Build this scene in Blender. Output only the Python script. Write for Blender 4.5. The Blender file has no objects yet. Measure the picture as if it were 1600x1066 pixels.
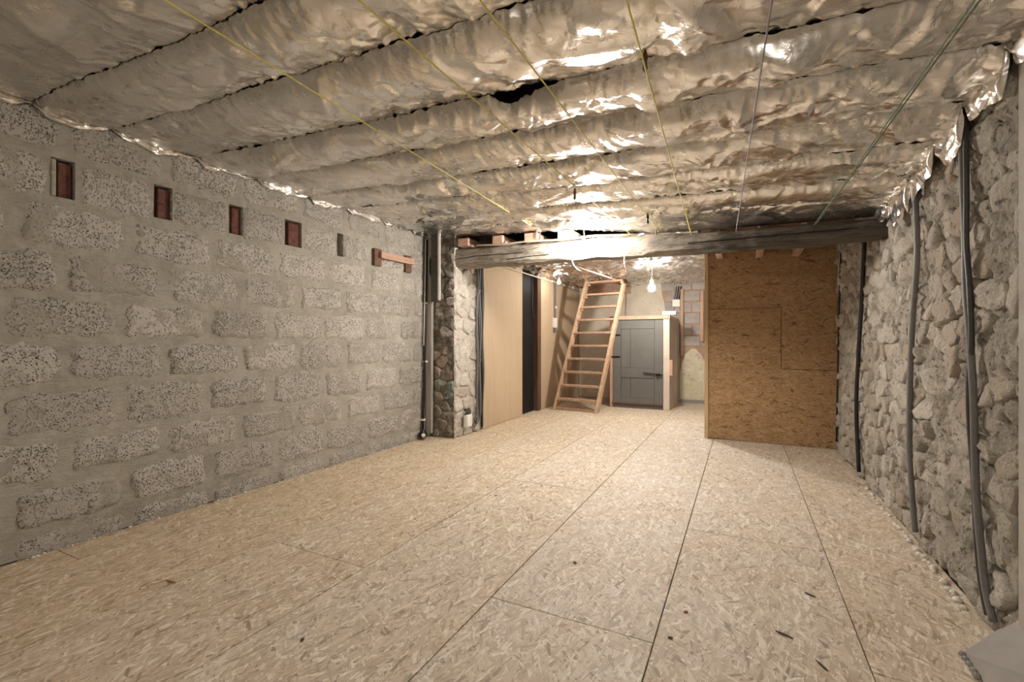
import bpy, math, random
import numpy as np
from mathutils import Vector, Matrix

# ------------------------------------------------------------------ camera, world, exposure
sc = bpy.context.scene
COL = sc.collection
CAM_H = 1.1
YAW = math.radians(26.57)
SN, CS = math.sin(YAW), math.cos(YAW)
F = 720.0
cam = bpy.data.cameras.new('camera')
cam.sensor_width = 36.0
cam.lens = F / 1600 * 36
cam.clip_start = 0.05
cam_o = bpy.data.objects.new('camera', cam)
COL.objects.link(cam_o)
cam_o.location = (0, 0, CAM_H)
cam_o.rotation_euler = (math.pi / 2, 0, YAW)
sc.camera = cam_o
w = bpy.data.worlds.new('world')
sc.world = w
w.use_nodes = True
w.node_tree.nodes['Background'].inputs[0].default_value = (0.8, 0.85, 1, 1)
w.node_tree.nodes['Background'].inputs[1].default_value = 0.05
vs = sc.view_settings
vs.view_transform = 'Standard'
vs.look = 'None'
vs.gamma = 1
vs.exposure = 1.48
vs.use_curve_mapping = False
BULB_MAIN = 42.0     # watts-like strengths of the bare bulbs
BULB_REAR = 38.0
FILL_NEAR = 15.0  # unseen fill, added behind the camera

R = random.Random(7)
NR = np.random.default_rng(11)


# ------------------------------------------------------------------ measuring helpers (sight lines on known planes)
def on_x(u, v, X):
    t = (u - 800) / F
    zc = X / (CS * t - SN)
    return Vector((X, zc * (SN * t + CS), CAM_H + (533 - v) * zc / F))


def on_y(u, v, Y):
    t = (u - 800) / F
    zc = Y / (SN * t + CS)
    return Vector((zc * (CS * t - SN), Y, CAM_H + (533 - v) * zc / F))


def on_z(u, v, Z):
    zc = (Z - CAM_H) * F / (533 - v)
    t = (u - 800) / F
    return Vector((zc * (CS * t - SN), zc * (SN * t + CS), Z))


# ------------------------------------------------------------------ numpy noise
def _hash(ix, iy, seed):
    n = (ix.astype(np.int64) * 374761393 + iy.astype(np.int64) * 668265263 + seed * 1442695041) & 0x7fffffff
    n = ((n ^ (n >> 13)) * 1274126177) & 0x7fffffff
    n = n ^ (n >> 16)
    return (n & 0xffff) / 65535.0


def vn(x, y, seed=0):
    x = np.asarray(x, float); y = np.asarray(y, float)
    ix = np.floor(x); iy = np.floor(y)
    fx = x - ix; fy = y - iy
    fx = fx * fx * fx * (fx * (fx * 6 - 15) + 10); fy = fy * fy * fy * (fy * (fy * 6 - 15) + 10)
    a = _hash(ix, iy, seed); b = _hash(ix + 1, iy, seed); c = _hash(ix, iy + 1, seed); d = _hash(ix + 1, iy + 1, seed)
    return (a * (1 - fx) + b * fx) * (1 - fy) + (c * (1 - fx) + d * fx) * fy


def fbm(x, y, seed=0, o=4):
    s = 0; a = 1; t = 0
    for k in range(o):
        s = s + a * vn(x * 2 ** k + 17 * k, y * 2 ** k - 9 * k, seed + k); t += a; a *= .5
    return s / t


def ridge(x, y, seed=0, o=2):
    s = 0; a = 1; t = 0
    for k in range(o):
        s = s + a * (1 - np.abs(2 * vn(x * 2 ** k, y * 2 ** k, seed + k) - 1)); t += a; a *= .5
    return s / t


# ------------------------------------------------------------------ mesh helpers
class MB:
    def __init__(self):
        self.v = []; self.f = []

    def add(self, vs_, fs_):
        n = len(self.v)
        self.v += [tuple(p) for p in vs_]
        self.f += [tuple(i + n for i in q) for q in fs_]
        return self

    def box(self, a, b):
        x0, y0, z0 = a; x1, y1, z1 = b
        return self.add([(x0, y0, z0), (x1, y0, z0), (x1, y1, z0), (x0, y1, z0), (x0, y0, z1), (x1, y0, z1), (x1, y1, z1), (x0, y1, z1)],
                        [(0, 3, 2, 1), (4, 5, 6, 7), (0, 1, 5, 4), (1, 2, 6, 5), (2, 3, 7, 6), (3, 0, 4, 7)])

    def hexa(self, p):
        return self.add(p, [(0, 3, 2, 1), (4, 5, 6, 7), (0, 1, 5, 4), (1, 2, 6, 5), (2, 3, 7, 6), (3, 0, 4, 7)])

    def prism(self, pts, d):
        """pts: list of 3-D points (planar loop); extruded by vector d"""
        n = len(pts); d = Vector(d)
        vs_ = [Vector(p) for p in pts] + [Vector(p) + d for p in pts]
        fs_ = [tuple(range(n))[::-1], tuple(range(n, 2 * n))] + [(i, (i + 1) % n, n + (i + 1) % n, n + i) for i in range(n)]
        return self.add(vs_, fs_)

    def tube(self, pts, r, seg=8, cap=True):
        pts = [Vector(p) for p in pts]
        rings = []
        up = None
        for i, p in enumerate(pts):
            d = (pts[min(i + 1, len(pts) - 1)] - pts[max(i - 1, 0)]).normalized()
            if up is None:
                up = Vector((0, 0, 1)) if abs(d.z) < .9 else Vector((1, 0, 0))
            a = d.cross(up).normalized(); b = a.cross(d).normalized(); up = b
            rr = r[i] if isinstance(r, (list, tuple)) else r
            rings.append([p + (a * math.cos(k * 2 * math.pi / seg) + b * math.sin(k * 2 * math.pi / seg)) * rr for k in range(seg)])
        vs_ = [q for ring in rings for q in ring]
        fs_ = []
        for i in range(len(pts) - 1):
            for k in range(seg):
                k2 = (k + 1) % seg
                fs_.append((i * seg + k, i * seg + k2, (i + 1) * seg + k2, (i + 1) * seg + k))
        if cap:
            fs_.append(tuple(range(seg))[::-1]); fs_.append(tuple((len(pts) - 1) * seg + k for k in range(seg)))
        return self.add(vs_, fs_)

    def lathe(self, prof, c, seg=16):
        """prof: list of (r,z) bottom to top"""
        c = Vector(c); vs_ = []; fs_ = []
        for r, z in prof:
            vs_ += [c + Vector((r * math.cos(k * 2 * math.pi / seg), r * math.sin(k * 2 * math.pi / seg), z)) for k in range(seg)]
        for i in range(len(prof) - 1):
            for k in range(seg):
                k2 = (k + 1) % seg
                fs_.append((i * seg + k, i * seg + k2, (i + 1) * seg + k2, (i + 1) * seg + k))
        return self.add(vs_, fs_)

    def mesh(self, name, smooth=False):
        m = bpy.data.meshes.new(name)
        m.from_pydata(self.v, [], self.f)
        m.validate()
        if smooth:
            m.polygons.foreach_set('use_smooth', [True] * len(m.polygons))
        m.update()
        return m

    def build(self, name, mat, parent=None, smooth=False, bevel=0, loc=None, fixn=True):
        me = self.mesh(name, smooth)
        if fixn:
            import bmesh
            bm = bmesh.new(); bm.from_mesh(me); bmesh.ops.recalc_face_normals(bm, faces=bm.faces); bm.to_mesh(me); bm.free()
        return link(name, me, mat, parent, bevel, loc)


def link(name, me, mat, parent=None, bevel=0, loc=None):
    o = bpy.data.objects.new(name, me)
    COL.objects.link(o)
    if mat is not None and len(me.materials) == 0:
        me.materials.append(mat)
    if parent is not None:
        o.parent = parent
    if loc is not None:
        o.location = loc
    if bevel:
        b = o.modifiers.new('bevel', 'BEVEL'); b.width = bevel; b.segments = 2; b.limit_method = 'ANGLE'
    return o


def grid_mesh(name, P, smooth=True, keep=None, flip=False):
    """P: array (ny,nx,3) -> mesh"""
    ny, nx = P.shape[:2]
    idx = np.arange(ny * nx).reshape(ny, nx)
    q = np.stack([idx[:-1, :-1], idx[:-1, 1:], idx[1:, 1:], idx[1:, :-1]], -1).reshape(-1, 4)
    if keep is not None:
        q = q[keep.reshape(-1)]
    if flip:
        q = q[:, ::-1]
    me = bpy.data.meshes.new(name)
    me.vertices.add(ny * nx); me.vertices.foreach_set('co', P.reshape(-1).astype(np.float32))
    me.loops.add(len(q) * 4); me.loops.foreach_set('vertex_index', q.reshape(-1).astype(np.int32))
    me.polygons.add(len(q)); me.polygons.foreach_set('loop_start', np.arange(0, len(q) * 4, 4, dtype=np.int32))
    me.polygons.foreach_set('use_smooth', np.full(len(q), smooth))
    me.update(calc_edges=True); me.validate()
    return me


def tag(o, label, cat=None, group=None, kind=None):
    o['label'] = label
    if cat: o['category'] = cat
    if group: o['group'] = group
    if kind: o['kind'] = kind
    return o


def struct(o, label, cat):
    return tag(o, label, cat, kind='structure')


def empty(name, loc=(0, 0, 0)):
    o = bpy.data.objects.new(name, None)
    o.empty_display_size = .1
    COL.objects.link(o); o.location = loc
    return o


# ------------------------------------------------------------------ materials
class NT:
    def __init__(self, name):
        self.m = bpy.data.materials.new(name); self.m.use_nodes = True
        self.t = self.m.node_tree; self.n = self.t.nodes; self.l = self.t.links
        self.b = self.n['Principled BSDF']

    def node(self, kind, **kw):
        n = self.n.new(kind)
        for k, v in kw.items():
            if k == 'i':
                for a, b in v.items():
                    if hasattr(b, 'is_output') or hasattr(b, 'links'):
                        self.l.new(b, n.inputs[a])
                    else:
                        n.inputs[a].default_value = b
            else:
                setattr(n, k, v)
        return n

    def coord(self, which='Object', rand=True):
        tc = self.node('ShaderNodeTexCoord').outputs[which]
        if not rand:
            return tc
        oi = self.node('ShaderNodeObjectInfo')
        mul = self.node('ShaderNodeVectorMath', operation='MULTIPLY', i={0: oi.outputs['Random'], 1: (37.3, 91.7, 53.1)})
        return self.node('ShaderNodeVectorMath', operation='ADD', i={0: tc, 1: mul.outputs[0]}).outputs[0]

    def rand(self):
        return self.node('ShaderNodeObjectInfo').outputs['Random']

    def noise(self, vec, scale, detail=4, rough=.6, dist=0, out='Fac'):
        return self.node('ShaderNodeTexNoise', i={'Vector': vec, 'Scale': scale, 'Detail': detail, 'Roughness': rough, 'Distortion': dist}).outputs[out]

    def voro(self, vec, scale, feature='F1', out='Distance', rnd=1.0):
        return self.node('ShaderNodeTexVoronoi', feature=feature, i={'Vector': vec, 'Scale': scale, 'Randomness': rnd}).outputs[out]

    def ramp(self, fac, stops, interp='LINEAR'):
        r = self.node('ShaderNodeValToRGB', i={'Fac': fac}); cr = r.color_ramp; cr.interpolation = interp
        while len(cr.elements) < len(stops): cr.elements.new(.5)
        for e, (p, c) in zip(cr.elements, stops):
            e.position = p; e.color = (c if len(c) == 4 else (*c, 1)) if not isinstance(c, (int, float)) else (c, c, c, 1)
        return r.outputs['Color']

    def mix(self, fac, a, b, mode='MIX'):
        n = self.node('ShaderNodeMix', data_type='RGBA', blend_type=mode)
        for k, v in ((0, fac), (6, a), (7, b)):
            if hasattr(v, 'links'): self.l.new(v, n.inputs[k])
            elif isinstance(v, (int, float)): n.inputs[k].default_value = v if k == 0 else (v, v, v, 1)
            else: n.inputs[k].default_value = v if len(v) == 4 else (*v, 1)
        return n.outputs[2]

    def math(self, op, a, b=0.0, c=0.0):
        n = self.node('ShaderNodeMath', operation=op)
        for k, v in enumerate((a, b, c)):
            if hasattr(v, 'links'): self.l.new(v, n.inputs[k])
            else: n.inputs[k].default_value = v
        return n.outputs[0]

    def mapping(self, vec, rot=(0, 0, 0), scale=(1, 1, 1), loc=(0, 0, 0)):
        return self.node('ShaderNodeMapping', i={'Vector': vec, 'Rotation': rot, 'Scale': scale, 'Location': loc}).outputs[0]

    def bump(self, h, strength=.5, dist=.01, normal=None):
        i = {'Height': h, 'Strength': strength, 'Distance': dist}
        if normal is not None: i['Normal'] = normal
        return self.node('ShaderNodeBump', i=i).outputs[0]

    def out(self, color=None, rough=None, normal=None, metal=None, spec=None):
        for k, v in (('Base Color', color), ('Roughness', rough), ('Normal', normal), ('Metallic', metal), ('Specular IOR Level', spec)):
            if v is None: continue
            if hasattr(v, 'links'): self.l.new(v, self.b.inputs[k])
            else: self.b.inputs[k].default_value = (*v, 1) if isinstance(v, tuple) and len(v) == 3 else v
        return self.m


def mat_plain(name, col, rough=.6, metal=0, var=.25, scale=30, bump=.2, bd=.003, spec=.4):
    t = NT(name); v = t.coord()
    n = t.noise(v, scale, 5)
    c = t.mix(t.ramp(n, [(.3, 0), (.7, 1)]), tuple(q * (1 - var) for q in col), tuple(min(1, q * (1 + var)) for q in col))
    return t.out(c, rough, t.bump(n, bump, bd), metal, spec)


def mat_mortar():
    t = NT('cement_mortar'); v = t.coord(rand=False)
    n1 = t.noise(v, 2.2, 4, .6); n2 = t.noise(v, 14, 6, .65); n3 = t.noise(t.mapping(v, scale=(1, 1.2, 5)), 16, 5, .6, .8)
    c = t.ramp(n1, [(.25, (.27, .25, .212)), (.75, (.43, .402, .345))])
    c = t.mix(t.ramp(n2, [(.4, 0), (.62, .55)]), c, (.48, .455, .40))
    c = t.mix(t.ramp(n3, [(.56, 0), (.7, .5)]), c, (.22, .195, .155))
    h = t.math('ADD', t.math('MULTIPLY', n2, .6), t.math('MULTIPLY', n3, .5))
    g = t.noise(v, 220, 2, .5)
    h = t.math('ADD', h, t.math('MULTIPLY', g, .15))
    return t.out(c, .92, t.bump(h, .8, .012), spec=.2)


def mat_block():
    t = NT('concrete_block'); v = t.coord()
    vw = t.node('ShaderNodeVectorMath', operation='ADD', i={0: v, 1: t.node('ShaderNodeVectorMath', operation='SCALE', i={0: t.noise(v, 60, 2, out='Color'), 'Scale': .012}).outputs[0]}).outputs[0]
    vd = t.voro(vw, 78); vc = t.voro(vw, 78, out='Color')
    r = t.node('ShaderNodeSeparateColor', i={0: vc}).outputs[0]
    dense = t.noise(v, 5, 3, .6)
    thr = t.ramp(dense, [(.3, .72), (.7, .34)])
    pit = t.math('MULTIPLY', t.math('GREATER_THAN', r, thr), t.ramp(vd, [(.25, 1), (.5, 0)]))
    big = t.ramp(t.voro(vw, 34), [(.08, 1), (.2, 0)])
    pit = t.math('MAXIMUM', pit, t.math('MULTIPLY', big, .9))
    fine = t.noise(v, 160, 4, .7)
    smear = t.ramp(t.noise(v, 4.5, 4, .55, .6), [(.53, 0), (.62, 1)])
    rnd = t.rand()
    base = t.mix(rnd, (.41, .38, .34), (.58, .545, .49))
    base = t.mix(t.ramp(fine, [(.35, 0), (.65, .7)]), base, (.62, .585, .54))
    gv = t.mapping(vw, loc=(3.1, 7.7, 1.3))
    gsel = t.node('ShaderNodeSeparateColor', i={0: t.voro(gv, 125, out='Color')}).outputs[0]
    pit_shade = t.math('MULTIPLY', t.math('GREATER_THAN', gsel, t.ramp(dense, [(.3, .80), (.7, .45)])), t.ramp(t.voro(gv, 125), [(.33, 1), (.5, 0)]))  # dark dots painted as the shade of small pits
    c = t.mix(t.math('MULTIPLY', pit_shade, .85), base, (.06, .052, .045))
    c = t.mix(t.math('MULTIPLY', smear, .85), c, (.33, .305, .26))
    nos = t.math('SUBTRACT', 1.0, t.math('MULTIPLY', smear, .85))
    h = t.math('ADD', t.math('MULTIPLY', t.math('MULTIPLY', pit, -1.0), nos), t.math('MULTIPLY', t.math('MULTIPLY', fine, .5), nos))
    return t.out(c, .95, t.bump(h, 1.0, .014), spec=.15)


def mat_stone(name='rubble_stone', a=(.46, .41, .345), b=(.74, .69, .61), c3=(.45, .34, .25)):
    t = NT(name); v = t.coord()
    rnd = t.rand()
    n = t.noise(v, 9, 8, .72); n2 = t.noise(v, 38, 6, .7); k = t.voro(v, 24, 'DISTANCE_TO_EDGE')
    c = t.mix(rnd, a, b)
    c = t.mix(t.ramp(t.math('FRACT', t.math('MULTIPLY', rnd, 7.31)), [(.72, 0), (.95, .75)]), c, c3)
    c = t.mix(t.ramp(n, [(.35, 0), (.65, .8)]), c, (.56, .515, .44))
    c = t.mix(t.ramp(n2, [(.58, 0), (.64, .7)]), c, (.14, .115, .09))
    h = t.math('ADD', t.math('MULTIPLY', n, 1.0), t.math('MULTIPLY', n2, .5))
    return t.out(c, .95, t.bump(h, 1.0, .035), spec=.15)


def mat_lime(name='lime_mortar', a=(.36, .32, .265), b=(.70, .65, .57), dist=.04):
    t = NT(name); v = t.coord(rand=False)
    n = t.noise(v, 7, 9, .7); n2 = t.noise(v, 30, 7, .72); g = t.voro(v, 40)
    c = t.ramp(n, [(.3, a), (.68, b)])
    c = t.mix(t.ramp(n2, [(.55, 0), (.62, .85)]), c, (.13, .105, .08))
    c = t.mix(t.ramp(t.noise(v, 3.1, 4), [(.58, 0), (.75, .5)]), c, (.44, .35, .26))
    h = t.math('ADD', n, t.math('MULTIPLY', n2, .8))
    h = t.math('ADD', h, t.math('MULTIPLY', g, .3))
    return t.out(c, .96, t.bump(h, 1.0, dist), spec=.1)


def mat_osb(name, cols, plane='XY', dust=True, grain_rot=math.pi / 2):
    """oriented strand board: three overlapping layers of long random strands"""
    t = NT(name); v = t.coord()
    if plane == 'XZ':
        v = t.mapping(v, rot=(math.pi / 2, 0, 0))
    flat = t.node('ShaderNodeVectorMath', operation='MULTIPLY', i={0: v, 1: (1, 1, 0)}).outputs[0]
    wob = t.node('ShaderNodeVectorMath', operation='SCALE', i={0: t.noise(flat, 16, 2, out='Color'), 'Scale': .012}).outputs[0]
    p = t.node('ShaderNodeVectorMath', operation='ADD', i={0: flat, 1: wob}).outputs[0]
    best = None
    for k, (rot, sx, sy) in enumerate(((.25, 13, 85), (-.5, 17, 78), (.9, 18, 90), (-.08, 10, 64), (-1.1, 20, 95))):
        q = t.mapping(p, rot=(0, 0, rot + grain_rot), scale=(1, 1, 1))
        q = t.mapping(q, scale=(sx, sy, 1), loc=(k * 7.3, k * 3.1, 0))
        vo = t.node('ShaderNodeTexVoronoi', voronoi_dimensions='2D', i={'Vector': q, 'Scale': 1.0})
        sep = t.node('ShaderNodeSeparateColor', i={0: vo.outputs['Color']})
        pr = t.math('MULTIPLY', sep.outputs[0], 1.0 if k < 2 else .93)
        val = sep.outputs[1]
        if best is None:
            best = (pr, val)
        else:
            g = t.math('GREATER_THAN', pr, best[0])
            best = (t.math('MAXIMUM', pr, best[0]), t.mix(g, best[1], val))
    val = best[1]
    fib = t.noise(t.mapping(t.mapping(p, rot=(0, 0, grain_rot + .1)), scale=(14, 260, 1)), 1.0, 3, .6)
    c = t.ramp(val, [(0, cols[0]), (.10, cols[1]), (.5, cols[2]), (.86, cols[3]), (1, cols[4])])
    c = t.mix(t.ramp(fib, [(.35, .35), (.6, 0)]), c, cols[1])
    fl = t.noise(t.mapping(t.mapping(p, rot=(0, 0, grain_rot - .35)), scale=(11, 46, 1), loc=(5, 2, 0)), 1.0, 3, .55)
    c = t.mix(t.ramp(fl, [(.70, 0), (.75, .55)]), c, cols[0])
    for rr_, ph, sc_, col_, lo in ((.3, 1.7, (13, 130, 1), cols[0], .63), (-.55, 4.1, (15, 110, 1), cols[0], .65), (.05, 8.8, (12, 75, 1), cols[4], .63), (-.8, 2.2, (16, 80, 1), cols[4], .65)):  # dark streaks paint thin shadows between strands; pale ones are flakes
        f2 = t.noise(t.mapping(t.mapping(p, rot=(0, 0, grain_rot + rr_)), scale=sc_, loc=(ph, ph * 2, 0)), 1.0, 2, .5)
        c = t.mix(t.ramp(f2, [(lo, 0), (lo + .03, .65)]), c, col_)
    if dust:
        oc = t.node('ShaderNodeObjectInfo').outputs['Color']
        dn = t.noise(flat, 2.2, 5, .6)
        amt = t.math('MULTIPLY', t.node('ShaderNodeSeparateColor', i={0: oc}).outputs[0], t.ramp(dn, [(.3, .45), (.65, 1)]))
        c = t.mix(amt, c, t.node('ShaderNodeHueSaturation', i={'Saturation': .52, 'Value': 1.08, 'Color': c}).outputs[0])
    h = t.math('ADD', t.math('MULTIPLY', val, .8), t.math('MULTIPLY', fib, .3))
    return t.out(c, .6, t.bump(h, .35, .004), spec=.3)


def mat_wood(name, a, b, axis='Y', rough=.7, knots=True, scale=1.0):
    t = NT(name); v = t.coord()
    sc_ = {'X': (.6, 9, 9), 'Y': (9, .6, 9), 'Z': (9, 9, .6)}[axis]
    q = t.mapping(v, scale=tuple(s * scale for s in sc_))
    n = t.noise(q, 2.5, 6, .65, .8); n2 = t.noise(q, 11, 4, .6)
    c = t.ramp(n, [(.3, a), (.7, b)])
    c = t.mix(t.ramp(n2, [(.58, 0), (.75, .45)]), c, tuple(x * .45 for x in a))
    h = t.math('ADD', n, t.math('MULTIPLY', n2, .5))
    return t.out(c, rough, t.bump(h, .5, .006), spec=.25)


def mat_foil():
    t = NT('crumpled_foil'); v = t.coord()
    vz = v
    vor = t.voro(t.node('ShaderNodeVectorMath', operation='ADD', i={0: vz, 1: t.node('ShaderNodeVectorMath', operation='SCALE', i={0: t.noise(v, 6, 3, out='Color'), 'Scale': .22}).outputs[0]}).outputs[0], 11, 'F1')
    n1 = t.noise(t.mapping(v, scale=(1.0, 1.0, 1.0)), 12, 3, .55, 1.8)
    crease = t.math('ABSOLUTE', t.math('SUBTRACT', n1, .5))
    n2 = t.noise(v, 55, 3, .6)
    mask = t.ramp(t.noise(v, 2.6, 3), [(.42, .1), (.62, 1)])
    h = t.math('ADD', t.math('MULTIPLY', vor, .5), t.math('MULTIPLY', crease, 1.6))
    h = t.math('ADD', t.math('MULTIPLY', h, mask), t.math('MULTIPLY', n2, .05))
    geo = t.node('ShaderNodeNewGeometry').outputs['Normal']
    nv = geo
    for sc_, st_, k_, dis, lo in ((8.0, (1.0, 1.5, 1.0), .30, .30, .45), (19.0, (1.25, 1.0, 1.0), .22, .12, .52)):
        vv = t.node('ShaderNodeVectorMath', operation='ADD', i={0: t.mapping(v, rot=(0, 0, .4 * sc_), scale=st_), 1: t.node('ShaderNodeVectorMath', operation='SCALE', i={0: t.noise(v, 5, 2, out='Color'), 'Scale': dis}).outputs[0]}).outputs[0]
        cc = t.node('ShaderNodeVectorMath', operation='SUBTRACT', i={0: t.voro(vv, sc_, 'SMOOTH_F1', out='Color'), 1: (.5, .5, .5)}).outputs[0]
        mk = t.math('MULTIPLY', t.ramp(t.noise(t.mapping(v, loc=(sc_, 2, 1)), 2.3, 3), [(lo, .12), (lo + .16, 1)]), k_)
        nv = t.node('ShaderNodeVectorMath', operation='ADD', i={0: nv, 1: t.node('ShaderNodeVectorMath', operation='SCALE', i={0: cc, 'Scale': mk}).outputs[0]}).outputs[0]
    for n_ in t.n:
        if n_.type == 'TEX_VORONOI' and n_.feature == 'SMOOTH_F1': n_.inputs['Smoothness'].default_value = .12
    nv = t.node('ShaderNodeVectorMath', operation='NORMALIZE', i={0: nv}).outputs[0]
    nm = t.bump(h, .2, .03, nv)
    tint = t.ramp(t.noise(v, 1.7, 4), [(.35, (.74, .71, .67)), (.65, (.86, .84, .81))])
    rg = t.ramp(t.noise(v, 6, 4), [(.3, .22), (.7, .32)])
    return t.out(tint, rg, nm, 1.0)


def mat_emit(name, col, s):
    t = NT(name)
    t.b.inputs['Base Color'].default_value = (1, 1, 1, 1)
    t.b.inputs['Emission Color'].default_value = (*col, 1)
    t.b.inputs['Emission Strength'].default_value = s
    return t.m


def mat_plaster(name, stops, scale=3.0, bump=.4, bd=.01):
    t = NT(name); v = t.coord(rand=False)
    n = t.noise(v, scale, 6, .62, .3); n2 = t.noise(v, 24, 5, .6); n3 = t.noise(v, scale * 1.9, 4, .6, .8)
    c = t.ramp(n, stops)
    c = t.mix(t.ramp(n2, [(.58, 0), (.72, .5)]), c, tuple(x * .6 for x in stops[0][1]))
    c = t.mix(t.ramp(n3, [(.55, 0), (.7, .6)]), c, stops[-1][1])
    return t.out(c, .9, t.bump(t.math('ADD', n2, n), bump, bd), spec=.2)


MORTAR = mat_mortar(); BLOCK = mat_block(); STONE = mat_stone(); LIME = mat_lime()
OSB_F = mat_osb('floor_strand_board', [(.31, .215, .125), (.50, .385, .25), (.62, .50, .345), (.70, .59, .435), (.86, .79, .67)])
OSB_P = mat_osb('partition_strand_board', [(.14, .07, .032), (.32, .19, .09), (.40, .25, .125), (.45, .29, .15), (.52, .355, .20)], plane='XZ', dust=False, grain_rot=0)
FOIL = mat_foil()
def mat_beam():
    t = NT('old_beam_timber'); v = t.coord(rand=False)
    q = t.mapping(v, scale=(.7, 10, 10))
    n = t.noise(q, 2.6, 6, .65, .8); n2 = t.noise(q, 11, 4, .65); n3 = t.noise(v, 5, 5, .6)
    x = t.node('ShaderNodeSeparateXYZ', i={0: v}).outputs[0]
    tar = t.ramp(t.math('ADD', t.math('MULTIPLY', x, .5), t.math('ADD', t.math('MULTIPLY', n3, .8), .25)), [(.28, 0), (.62, 1)])
    c = t.mix(tar, t.ramp(n, [(.3, (.17, .14, .11)), (.68, (.50, .45, .38))]), t.ramp(n, [(.3, (.04, .032, .026)), (.7, (.15, .125, .10))]))
    c = t.mix(t.ramp(n2, [(.55, 0), (.68, .75)]), c, (.04, .032, .025))
    return t.out(c, .85, t.bump(t.math('ADD', n, t.math('MULTIPLY', n2, .8)), .9, .014), spec=.2)


BEAM = mat_beam()
JOIST = mat_wood('pink_sawn_timber', (.40, .24, .17), (.62, .42, .31), 'Y', .75)
DARKWOOD = mat_wood('dark_brown_timber', (.075, .04, .025), (.16, .09, .06), 'Z', .7)
GREYWOOD = mat_wood('weathered_grey_timber', (.28, .26, .23), (.50, .47, .42), 'Z', .8)
PINE = mat_wood('ladder_pine', (.43, .28, .18), (.62, .45, .31), 'Y', .6)
PINKWOOD = mat_wood('batten_pine', (.40, .25, .175), (.58, .39, .285), 'Y', .65)
PINKWOOD_Z = mat_wood('upright_batten_pine', (.45, .27, .18), (.62, .41, .29), 'Z', .65)
PLY = mat_wood('tan_fibreboard', (.50, .38, .255), (.55, .43, .295), 'Z', .6, scale=.6)
TRIM = mat_wood('pale_trim_pine', (.50, .36, .20), (.62, .47, .29), 'Z', .6)
BLACK = mat_plain('dark_gap_black', (.012, .011, .011), .6, spec=.2)
DOORPAINT = mat_plain('grey_door_paint', (.145, .143, .13), .5, var=.08, scale=8, bump=.15)
IRON = mat_plain('black_iron', (.02, .019, .018), .5, .6)
RUST = mat_plain('rusty_iron', (.16, .09, .06), .7, .3)
CONDUIT = mat_plain('grey_conduit', (.17, .165, .16), .5, var=.1)
CONDUIT_D = mat_plain('charcoal_conduit', (.055, .052, .05), .45, var=.1)
PIPE_B = mat_plain('black_pipe', (.018, .017, .017), .35, var=.1)
STEEL = mat_plain('dark_steel', (.085, .08, .075), .45, .5)
WHITE = mat_plain('white_plastic', (.78, .76, .71), .4, var=.04)
PALE = mat_plain('pale_cream_trim', (.62, .55, .45), .5, var=.08)
BRICK = mat_plain('red_brick', (.14, .055, .042), .85, var=.5, scale=28, bump=.6, bd=.01)
CONCRETE = mat_plain('smooth_concrete', (.33, .315, .295), .85, var=.10, scale=7, bump=.25)
JAMB = mat_plain('smooth_render', (.40, .375, .335), .85, var=.12, scale=6, bump=.3)
FOAM = mat_plain('white_foam', (.80, .76, .69), .8, var=.1, scale=60, bump=.6)
REARBASE = mat_plaster('clay_render', [(.35, (.42, .27, .18)), (.65, (.50, .34, .24))], 5)
PL_CREAM = mat_plaster('cream_plaster', [(.35, (.60, .545, .44)), (.55, (.70, .64, .53)), (.7, (.74, .69, .58))], 3)
PL_YEL = mat_plaster('mottled_yellow_plaster', [(.36, (.56, .47, .42)), (.45, (.74, .68, .54)), (.53, (.66, .63, .40)), (.62, (.80, .76, .65))], 9)
PL_GREY = mat_plaster('grey_clinker', [(.35, (.34, .31, .28)), (.6, (.46, .42, .385))], 6)
PL_PINK = mat_plaster('pale_pink_plaster', [(.35, (.58, .49, .42)), (.6, (.66, .58, .51))], 4)
WHITEWASH = mat_stone('whitewashed_stone', (.62, .57, .50), (.80, .76, .68), (.52, .42, .35))
PIER_D = mat_stone('dark_pier_stone', (.16, .13, .105), (.33, .28, .235), (.23, .13, .10))
PIER_BR = mat_stone('pier_old_brick', (.22, .13, .10), (.36, .24, .19), (.30, .17, .13))
PIER_GR = mat_stone('pier_green_stained_stone', (.20, .33, .26), (.26, .40, .32), (.2, .3, .25))
PIER_LIME = mat_lime('pier_mortar', (.14, .115, .09), (.34, .30, .25), .03)
YEL = mat_plain('yellow_cord', (.72, .64, .17), .6, var=.1)
PURPLE = mat_plain('mauve_cord', (.33, .28, .34), .6, var=.1)
GREEN = mat_plain('green_cord', (.16, .22, .15), .6, var=.2)

# ------------------------------------------------------------------ main dimensions
XL, XR = -3.25, 0.875
YB = -1.7            # wall behind the camera
YR = 8.75            # rear wall
XH = -2.89           # left lining of the rear bay
YP = 5.65            # strand-board partition


def beam_front(X):
    return 4.38 - .143 * (X + 2.9)


def ceil_z(X, Y):
    X = np.asarray(X, float); Y = np.asarray(Y, float)
    zr = np.interp(Y, [2.1, 3.4], [2.10, 1.955])
    u = np.clip((X - XL) / (XR - XL), 0, 1.1)
    return 2.295 * (1 - u) + zr * u


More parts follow.
